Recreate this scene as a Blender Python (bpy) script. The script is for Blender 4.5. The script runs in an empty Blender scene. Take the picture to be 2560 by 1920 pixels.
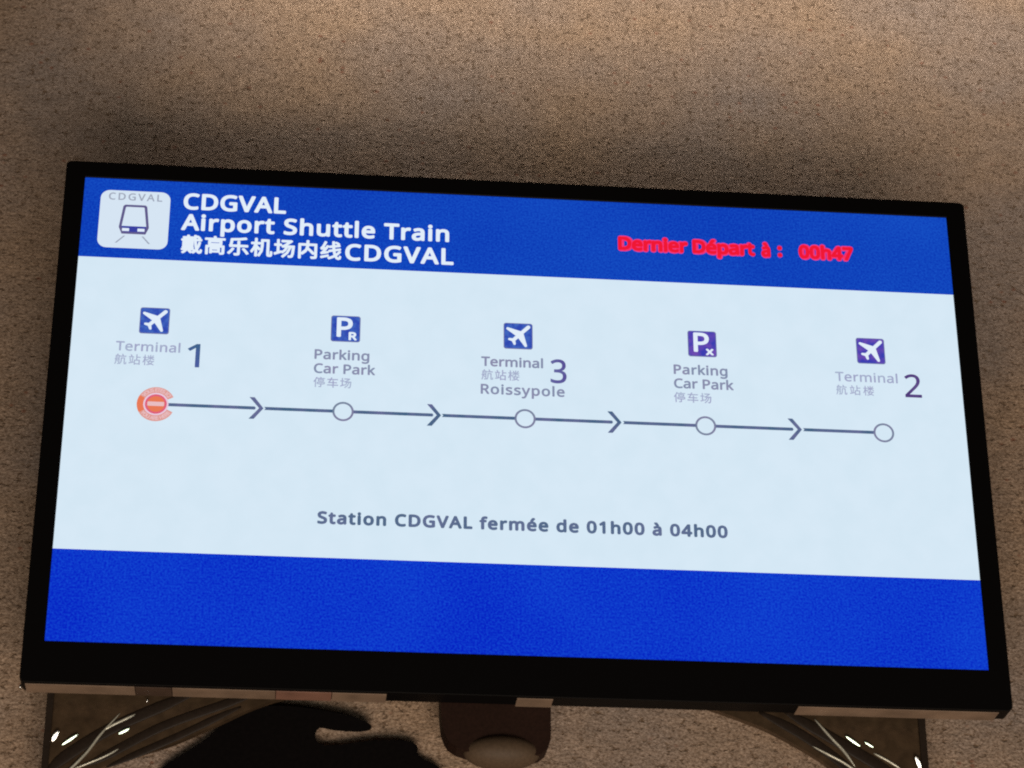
import bpy, bmesh, math, random, json
from mathutils import Vector, Matrix, noise
R = math.radians
scene = bpy.context.scene
col = scene.collection
random.seed(7)

# ------------------------------------------------------------------ placement of the display in the room
TILT = R(8)                                   # the display leans forward over the viewer
CENTRE = Vector((0, -0.150, 2.35))            # centre of the lit picture, the wall's face is y = 0
M = Matrix.Translation(CENTRE) @ Matrix(((1, 0, 0, 0),
                                         (0, -math.sin(TILT), -math.cos(TILT), 0),
                                         (0, math.cos(TILT), -math.sin(TILT), 0),
                                         (0, 0, 0, 1)))

# ------------------------------------------------------------------ camera
cam = bpy.data.cameras.new('camera')
cam.sensor_width = 36
cam.lens = 36 * 6200 / 2560
cam.clip_end = 100
cam_o = bpy.data.objects.new('camera', cam)
col.objects.link(cam_o)
Rc = Matrix(((0.9955647702577426, -0.040439154861760196, -0.0849438813318224),
             (-0.002200716166126753, 0.8926455438927465, -0.45075391270268383),
             (0.0940528844321337, 0.4489416529154865, 0.8885974607253312)))
Tc = Matrix.Translation((-0.24655123613896404, -1.2038085713526647, 2.4513494317360256)) @ Rc.to_4x4()
cam_o.matrix_world = M @ Tc
scene.camera = cam_o
cam.dof.use_dof = True
cam.dof.focus_distance = 2.80
cam.dof.aperture_fstop = 11.0

# ------------------------------------------------------------------ world, lamps, exposure
w = bpy.data.worlds.new('World')
scene.world = w
w.use_nodes = True
bg = w.node_tree.nodes['Background']
bg.inputs[0].default_value = (1.0, 0.78, 0.6, 1)
bg.inputs[1].default_value = 0.02
scene.view_settings.view_transform = 'Standard'
scene.view_settings.look = 'None'
scene.view_settings.exposure = 0
scene.view_settings.gamma = 1
scene.cycles.filter_width = 2.0
scene.cycles.use_denoising = False

def lamp(name, loc, target, sx, sy, power, colour, spread=math.pi):
    l = bpy.data.lights.new(name, 'AREA')
    l.shape = 'RECTANGLE'
    l.size, l.size_y, l.energy, l.color = sx, sy, power, colour
    l.spread = spread
    o = bpy.data.objects.new(name, l)
    col.objects.link(o)
    o.location = loc
    o.rotation_euler = (Vector(target) - Vector(loc)).to_track_quat('-Z', 'Y').to_euler()
    return o
# the light of the hall below and in front of the display, and strip lamps under it
lamp('hall_light', (0.1, -2.8, -1.5), (0.1, 0, 2.7), 2.6, 1.5, 146, (1.0, 0.86, 0.71))
lamp('strip_lamp', (-1.6, -2.6, -0.1), (0, 0, 2.2), 0.12, 0.7, 6.0, (0.95, 1.0, 0.92))
lamp('strip_lamp', (1.7, -2.6, -0.1), (0, 0, 2.2), 0.12, 0.7, 6.0, (0.95, 1.0, 0.92))
# a long fitting high on the wall grazes its upper part
lamp('wall_washer', (0.2, -0.36, 3.45), (0.2, 0, 3.10), 1.3, 0.10, 1.25, (1.0, 0.95, 0.88), R(60))

# ------------------------------------------------------------------ materials
def lin(c):
    return tuple((v / 12.92 if v <= 0.04045 else ((v + 0.055) / 1.055) ** 2.4) for v in [x / 255 for x in c]) + (1,)

def new_mat(name):
    m = bpy.data.materials.new(name)
    m.use_nodes = True
    n = m.node_tree.nodes
    return m, n, m.node_tree.links, n['Principled BSDF']

def plain(name, colour, rough=0.5, metal=0.0, spec=0.5, vary=0.25, scale=60, bump=0.0):
    m, n, l, b = new_mat(name)
    tc = n.new('ShaderNodeTexCoord')
    nz = n.new('ShaderNodeTexNoise')
    nz.inputs['Scale'].default_value = scale
    nz.inputs['Detail'].default_value = 6
    l.new(tc.outputs['Object'], nz.inputs['Vector'])
    mx = n.new('ShaderNodeMixRGB')
    mx.inputs[1].default_value = tuple(v * (1 - vary) for v in colour[:3]) + (1,)
    mx.inputs[2].default_value = tuple(min(1, v * (1 + vary)) for v in colour[:3]) + (1,)
    l.new(nz.outputs['Fac'], mx.inputs[0])
    l.new(mx.outputs[0], b.inputs['Base Color'])
    b.inputs['Roughness'].default_value = rough
    b.inputs['Metallic'].default_value = metal
    b.inputs['Specular IOR Level'].default_value = spec
    if bump:
        bp = n.new('ShaderNodeBump')
        bp.inputs['Strength'].default_value = bump
        bp.inputs['Distance'].default_value = 0.001
        l.new(nz.outputs['Fac'], bp.inputs['Height'])
        l.new(bp.outputs[0], b.inputs['Normal'])
    return m

def glow(name, a, b=None, scale=700, soft=(0.35, 0.65), strength=1.0, broad=0.0):
    """picture elements of the lit screen; a and b are the sRGB values the grain runs between"""
    m = bpy.data.materials.new(name)
    m.use_nodes = True
    n, l = m.node_tree.nodes, m.node_tree.links
    n.clear()
    out = n.new('ShaderNodeOutputMaterial')
    em = n.new('ShaderNodeEmission')
    em.inputs[1].default_value = strength
    l.new(em.outputs[0], out.inputs[0])
    if b is None:
        em.inputs[0].default_value = lin(a)
        return m
    tc = n.new('ShaderNodeTexCoord')
    nz = n.new('ShaderNodeTexNoise')
    nz.inputs['Scale'].default_value = scale
    nz.inputs['Detail'].default_value = 2
    l.new(tc.outputs['Object'], nz.inputs['Vector'])
    mr = n.new('ShaderNodeMapRange')
    mr.inputs[1].default_value, mr.inputs[2].default_value = soft
    l.new(nz.outputs['Fac'], mr.inputs[0])
    fac = mr.outputs[0]
    if broad:
        n2 = n.new('ShaderNodeTexNoise')
        n2.inputs['Scale'].default_value = 5
        l.new(tc.outputs['Object'], n2.inputs['Vector'])
        m2 = n.new('ShaderNodeMath')
        m2.operation = 'MULTIPLY_ADD'
        l.new(n2.outputs['Fac'], m2.inputs[0])
        m2.inputs[1].default_value = broad * 2
        m2.inputs[2].default_value = -broad
        m3 = n.new('ShaderNodeMath')
        m3.operation = 'ADD'
        m3.use_clamp = True
        l.new(fac, m3.inputs[0])
        l.new(m2.outputs[0], m3.inputs[1])
        fac = m3.outputs[0]
    mx = n.new('ShaderNodeMixRGB')
    mx.inputs[1].default_value = lin(a)
    mx.inputs[2].default_value = lin(b)
    l.new(fac, mx.inputs[0])
    l.new(mx.outputs[0], em.inputs[0])
    return m

def wall_material():
    m, n, l, b = new_mat('speckled_stone')
    tc = n.new('ShaderNodeTexCoord')
    mp = n.new('ShaderNodeMapping')
    mp.inputs['Scale'].default_value = (0.9, 1, 1.15)
    l.new(tc.outputs['Object'], mp.inputs['Vector'])

    def noise_node(scale, detail=3, rough=0.6):
        z = n.new('ShaderNodeTexNoise')
        z.inputs['Scale'].default_value = scale
        z.inputs['Detail'].default_value = detail
        z.inputs['Roughness'].default_value = rough
        l.new(mp.outputs[0], z.inputs['Vector'])
        return z

    def ramp(src, lo, hi, c0, c1):
        r = n.new('ShaderNodeValToRGB')
        r.color_ramp.elements[0].position = lo
        r.color_ramp.elements[1].position = hi
        r.color_ramp.elements[0].color = c0
        r.color_ramp.elements[1].color = c1
        l.new(src, r.inputs[0])
        return r

    def mix(kind, fac, c1, c2):
        x = n.new('ShaderNodeMixRGB')
        x.blend_type = kind
        if isinstance(fac, float):
            x.inputs[0].default_value = fac
        else:
            l.new(fac, x.inputs[0])
        for i, s in ((1, c1), (2, c2)):
            if isinstance(s, tuple):
                x.inputs[i].default_value = s
            else:
                l.new(s, x.inputs[i])
        return x.outputs[0]

    grain = ramp(noise_node(330, 4, 0.75).outputs['Fac'], 0.36, 0.64, (0.19, 0.125, 0.083, 1), (0.55, 0.425, 0.335, 1))
    broad = ramp(noise_node(3.0, 3).outputs['Fac'], 0.35, 0.65, (0.88, 0.90, 0.97, 1), (1.12, 1.0, 0.85, 1))
    c = mix('MULTIPLY', 1.0, grain.outputs[0], broad.outputs[0])
    patch = ramp(noise_node(45, 3).outputs['Fac'], 0.35, 0.7, (0.84, 0.84, 0.84, 1), (1.12, 1.12, 1.12, 1))
    c = mix('MULTIPLY', 1.0, c, patch.outputs[0])
    # dark pits and rusty flecks of the stone
    pits = ramp(noise_node(130, 3.0, 0.62).outputs['Fac'], 0.34, 0.44, (1, 1, 1, 1), (0, 0, 0, 1))
    c = mix('MIX', pits.outputs[0], c, (0.18, 0.115, 0.072, 1))
    v = n.new('ShaderNodeTexVoronoi')
    v.inputs['Scale'].default_value = 75
    l.new(mp.outputs[0], v.inputs['Vector'])
    fleck = ramp(v.outputs['Distance'], 0.10, 0.26, (0.75, 0.8, 0.8, 1), (0, 0, 0, 1))
    sel = n.new('ShaderNodeSeparateColor')
    l.new(v.outputs['Color'], sel.inputs[0])
    gt = n.new('ShaderNodeMath')
    gt.operation = 'GREATER_THAN'
    gt.inputs[1].default_value = 0.86
    l.new(sel.outputs[0], gt.inputs[0])
    mu = n.new('ShaderNodeMath')
    mu.operation = 'MULTIPLY'
    l.new(gt.outputs[0], mu.inputs[0])
    l.new(fleck.outputs[0], mu.inputs[1])
    c = mix('MIX', mu.outputs[0], c, (0.24, 0.10, 0.06, 1))
    l.new(c, b.inputs['Base Color'])
    b.inputs['Roughness'].default_value = 0.9
    b.inputs['Specular IOR Level'].default_value = 0.15
    bp = n.new('ShaderNodeBump')
    bp.inputs['Strength'].default_value = 0.9
    bp.inputs['Distance'].default_value = 0.0030
    bn = noise_node(120, 4, 0.6)
    hs = n.new('ShaderNodeMath')
    hs.operation = 'SUBTRACT'
    l.new(bn.outputs['Fac'], hs.inputs[0])
    ph = n.new('ShaderNodeMath')
    ph.operation = 'MULTIPLY'
    ph.inputs[1].default_value = 0.25
    l.new(pits.outputs[0], ph.inputs[0])
    l.new(ph.outputs[0], hs.inputs[1])
    l.new(hs.outputs[0], bp.inputs['Height'])
    l.new(bp.outputs[0], b.inputs['Normal'])
    return m

MAT = dict(
    bezel=plain('black_plastic', (0.003, 0.0025, 0.0025), 0.5, spec=0.07, scale=900, vary=0.6),
    chassis=plain('black_chassis', (0.006, 0.004, 0.004), 0.6, spec=0.1),
    lip_reflection=plain('tan_lip_reflection', (0.19, 0.127, 0.088), 0.5, scale=24, vary=0.75, spec=0.25),
    lip_reflection_dark=plain('dark_lip_reflection', (0.06, 0.036, 0.025), 0.5, scale=60, vary=0.5, spec=0.2),
    lip_reflection_red=plain('red_brown_lip_reflection', (0.20, 0.098, 0.068), 0.6, scale=30, vary=0.5),
    panel=plain('smoked_metal', (0.095, 0.060, 0.034), 0.36, metal=0.5, scale=70, vary=0.7, bump=0.9),
    dark_band=plain('dark_streak', (0.02, 0.013, 0.009), 0.5, scale=300, vary=0.4, spec=0.2),
    light_streak=plain('light_streak_metal', (0.62, 0.60, 0.50), 0.32, metal=0.5, scale=200, vary=0.35),
    glint_steel=plain('polished_glint', (0.9, 0.9, 0.88), 0.22, metal=1.0, vary=0.05),
    green_glint_steel=plain('greenish_glint', (0.62, 0.78, 0.66), 0.28, metal=1.0, vary=0.1),
    reflection_black=plain('black_reflection', (0.004, 0.003, 0.003), 0.8, spec=0.04, scale=200, vary=0.5),
    housing=plain('brown_black_housing', (0.020, 0.009, 0.006), 0.6, spec=0.12, scale=300, vary=0.5),
    dome=plain('smoked_dome', (0.085, 0.055, 0.034), 0.6, spec=0.2, scale=300, vary=0.35),
    wall=wall_material(),
    blue_top=glow('blue_header_light', (10, 54, 178), (22, 80, 196), 420, (0.30, 0.70), broad=0.6),
    blue_low=glow('blue_footer_light', (6, 34, 194), (20, 76, 212), 420, (0.32, 0.74), broad=0.5),
    white_panel=glow('pale_blue_white_light', (212, 231, 244), (215, 233, 246), 30, broad=0.3),
    white=glow('white_light', (226, 238, 250)),
    tile=glow('tile_white_light', (214, 229, 243)),
    grey=glow('grey_light', (158, 166, 184)),
    train=glow('violet_grey_light', (96, 90, 138)),
    train_band=glow('indigo_light', (58, 64, 160)),
    red=glow('pink_red_light', (246, 40, 104), (242, 64, 124), 300),
    core=glow('red_light', (240, 24, 52)),
    label=glow('label_grey_light', (132, 144, 172), (140, 140, 172), 40),
    pale=glow('pale_label_light', (166, 178, 204), (160, 164, 198), 60),
    blue1=glow('numeral_blue_light', (62, 98, 140), (74, 92, 158), 50),
    violet=glow('numeral_violet_light', (88, 80, 150), (104, 108, 164), 50),
    plum=glow('numeral_plum_light', (78, 56, 120), (96, 76, 138), 60),
    notice=glow('notice_light', (80, 104, 134), (98, 110, 146), 25, broad=0.5),
    line=glow('route_line_light', (66, 98, 130), (100, 106, 148), 60),
    circle=glow('stop_ring_light', (120, 134, 158), (128, 126, 160), 60),
    icon=glow('icon_blue_light', (48, 72, 176), (66, 104, 190), 160),
    icon_violet=glow('icon_violet_light', (58, 62, 176), (110, 76, 176), 90),
    icon_edge=glow('icon_edge_light', (110, 116, 168)),
    orange=glow('orange_light', (232, 122, 86)),
    salmon=glow('salmon_light', (222, 158, 150)),
    pink=glow('pale_pink_light', (232, 190, 194)),
    halo=glow('halo_pink_light', (232, 202, 222)),
    rose=glow('rose_light', (222, 96, 124)),
)

# ------------------------------------------------------------------ helpers
def link(name, mesh, mat, parent=None):
    o = bpy.data.objects.new(name, mesh)
    if mat is not None and not mesh.materials:
        mesh.materials.append(MAT[mat])
    col.objects.link(o)
    if parent is not None:
        o.parent = parent
    return o

def empty(name, matrix, label, cat):
    o = bpy.data.objects.new(name, None)
    o.empty_display_size = 0.1
    col.objects.link(o)
    o.matrix_world = matrix
    o['label'] = label
    o['category'] = cat
    return o

def mesh_from_bm(bm, name, smooth=False):
    bmesh.ops.recalc_face_normals(bm, faces=bm.faces)
    me = bpy.data.meshes.new(name)
    bm.to_mesh(me)
    bm.free()
    if smooth:
        for p in me.polygons:
            p.use_smooth = True
    return me

def box(x0, x1, y0, y1, z0, z1, bev=0.0, seg=2):
    bm = bmesh.new()
    bmesh.ops.create_cube(bm, size=1)
    for v in bm.verts:
        v.co = ((x0 + x1) / 2 + v.co.x * (x1 - x0), (y0 + y1) / 2 + v.co.y * (y1 - y0), (z0 + z1) / 2 + v.co.z * (z1 - z0))
    if bev:
        bmesh.ops.bevel(bm, geom=bm.edges[:], offset=bev, segments=seg, affect='EDGES', profile=0.5)
    return bm

def rounded(x0, x1, y0, y1, r, k=6):
    pts = []
    for cx, cy, a in ((x1 - r, y1 - r, 0), (x0 + r, y1 - r, 90), (x0 + r, y0 + r, 180), (x1 - r, y0 + r, 270)):
        for i in range(k + 1):
            t = R(a + 90 * i / k)
            pts.append((cx + r * math.cos(t), cy + r * math.sin(t)))
    return pts

def arc(cx, cy, r, a0, a1, k=48):
    return [(cx + r * math.cos(R(a0 + (a1 - a0) * i / k)), cy + r * math.sin(R(a0 + (a1 - a0) * i / k))) for i in range(k + 1)]

BIG = 1000.0     # outlines are filled at a large size and brought back, which keeps fine corners
def fill_loops(loops, z=0.0, offset=0.0, name='flat'):
    """flat filled shape with holes, as a mesh"""
    cu = bpy.data.curves.new(name, 'CURVE')
    cu.dimensions = '2D'
    cu.fill_mode = 'BOTH'
    for lp in loops:
        s = cu.splines.new('POLY')
        s.points.add(len(lp) - 1)
        for i, (x, y) in enumerate(lp):
            s.points[i].co = (x * BIG, y * BIG, 0, 1)
        s.use_cyclic_u = True
    o = bpy.data.objects.new(name, cu)
    col.objects.link(o)
    me = bpy.data.meshes.new_from_object(o)
    me.name = name
    bpy.data.objects.remove(o)
    bpy.data.curves.remove(cu)
    for v in me.vertices:
        v.co = (v.co.x / BIG, v.co.y / BIG, z)
    me.materials.clear()
    if offset <= 0:
        return me
    # a heavier weight of the same letters: the shape laid again a hair's breadth off in every direction
    vs = [tuple(v.co) for v in me.vertices]
    fs = [tuple(p.vertices) for p in me.polygons]
    bpy.data.meshes.remove(me)
    V, Fc = list(vs), list(fs)
    K = 12 if offset > 0.001 else 8
    shifts = [(offset * math.cos(math.tau * k / K), offset * math.sin(math.tau * k / K)) for k in range(K)]
    if offset > 0.001:
        shifts += [(x / 2, y / 2) for x, y in shifts[::2]]
    for k, (dx, dy) in enumerate(shifts):
        base = len(V)
        V += [(x + dx, y + dy, zz - (k + 1) * 3e-6) for x, y, zz in vs]
        Fc += [tuple(i + base for i in f) for f in fs]
    me = bpy.data.meshes.new(name)
    me.from_pydata(V, [], Fc)
    return me

def slab(loops, z0, z1, name='slab', bev=0.0, smooth=False):
    """solid of the given outline between depths z0 and z1"""
    bm = bmesh.new()
    lp = loops
    a = [bm.verts.new((x, y, z0)) for x, y in lp]
    b = [bm.verts.new((x, y, z1)) for x, y in lp]
    n = len(lp)
    bm.faces.new(a)
    top = bm.faces.new(b)
    for i in range(n):
        bm.faces.new((a[i], a[(i + 1) % n], b[(i + 1) % n], b[i]))
    if bev:
        bmesh.ops.bevel(bm, geom=[e for e in top.edges], offset=bev, segments=3, affect='EDGES', profile=0.5)
    bmesh.ops.recalc_face_normals(bm, faces=bm.faces)
    bmesh.ops.triangulate(bm, faces=[f for f in bm.faces if len(f.verts) > 4])
    return mesh_from_bm(bm, name, smooth)

def smooth_path(pts, k=5):
    out = []
    n = len(pts)
    for i in range(n - 1):
        p0, p1, p2, p3 = (Vector(pts[max(0, i - 1)]), Vector(pts[i]), Vector(pts[i + 1]), Vector(pts[min(n - 1, i + 2)]))
        for j in range(k):
            t = j / k
            out.append(0.5 * ((2 * p1) + (p2 - p0) * t + (2 * p0 - 5 * p1 + 4 * p2 - p3) * t * t + (3 * p1 - p0 - 3 * p2 + p3) * t ** 3))
    out.append(Vector(pts[-1]))
    return [tuple(v) for v in out]

def ridge(pts, width, height, z, name='light_streak'):
    """a raised half-round bead standing in for a reflected streak, along a path on the panel, tapering to both ends"""
    path = [Vector(p) for p in smooth_path(pts)]
    bm = bmesh.new()
    rows = []
    n = len(path)
    K = 8
    for i, p in enumerate(path):
        d = (path[min(n - 1, i + 1)] - path[max(0, i - 1)]).normalized()
        side = Vector((-d.y, d.x))
        s = min(1.0, 0.25 + 3.2 * min(i, n - 1 - i) / max(1, n - 1))
        row = []
        for k in range(K + 1):
            a = math.pi * k / K
            q = p + side * (math.cos(a) * width * s)
            row.append(bm.verts.new((q.x, q.y, z + math.sin(a) * height * s)))
        rows.append(row)
    for a, b in zip(rows, rows[1:]):
        for k in range(K):
            bm.faces.new((a[k], a[k + 1], b[k + 1], b[k]))
        bm.faces.new((a[0], b[0], b[K], a[K]))
    bm.faces.new(rows[0])
    bm.faces.new(rows[-1][::-1])
    return mesh_from_bm(bm, name, True)

def ellipsoid(cx, cy, cz, rx, ry, rz, rot=0.0, seg=24):
    bm = bmesh.new()
    bmesh.ops.create_uvsphere(bm, u_segments=seg, v_segments=seg // 2, radius=1)
    c, s = math.cos(rot), math.sin(rot)
    for v in bm.verts:
        x, y, z = v.co.x * rx, v.co.y * ry, v.co.z * rz
        v.co = (cx + c * x - s * y, cy + s * x + c * y, cz + z)
    return mesh_from_bm(bm, 'ellipsoid', True)

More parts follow.
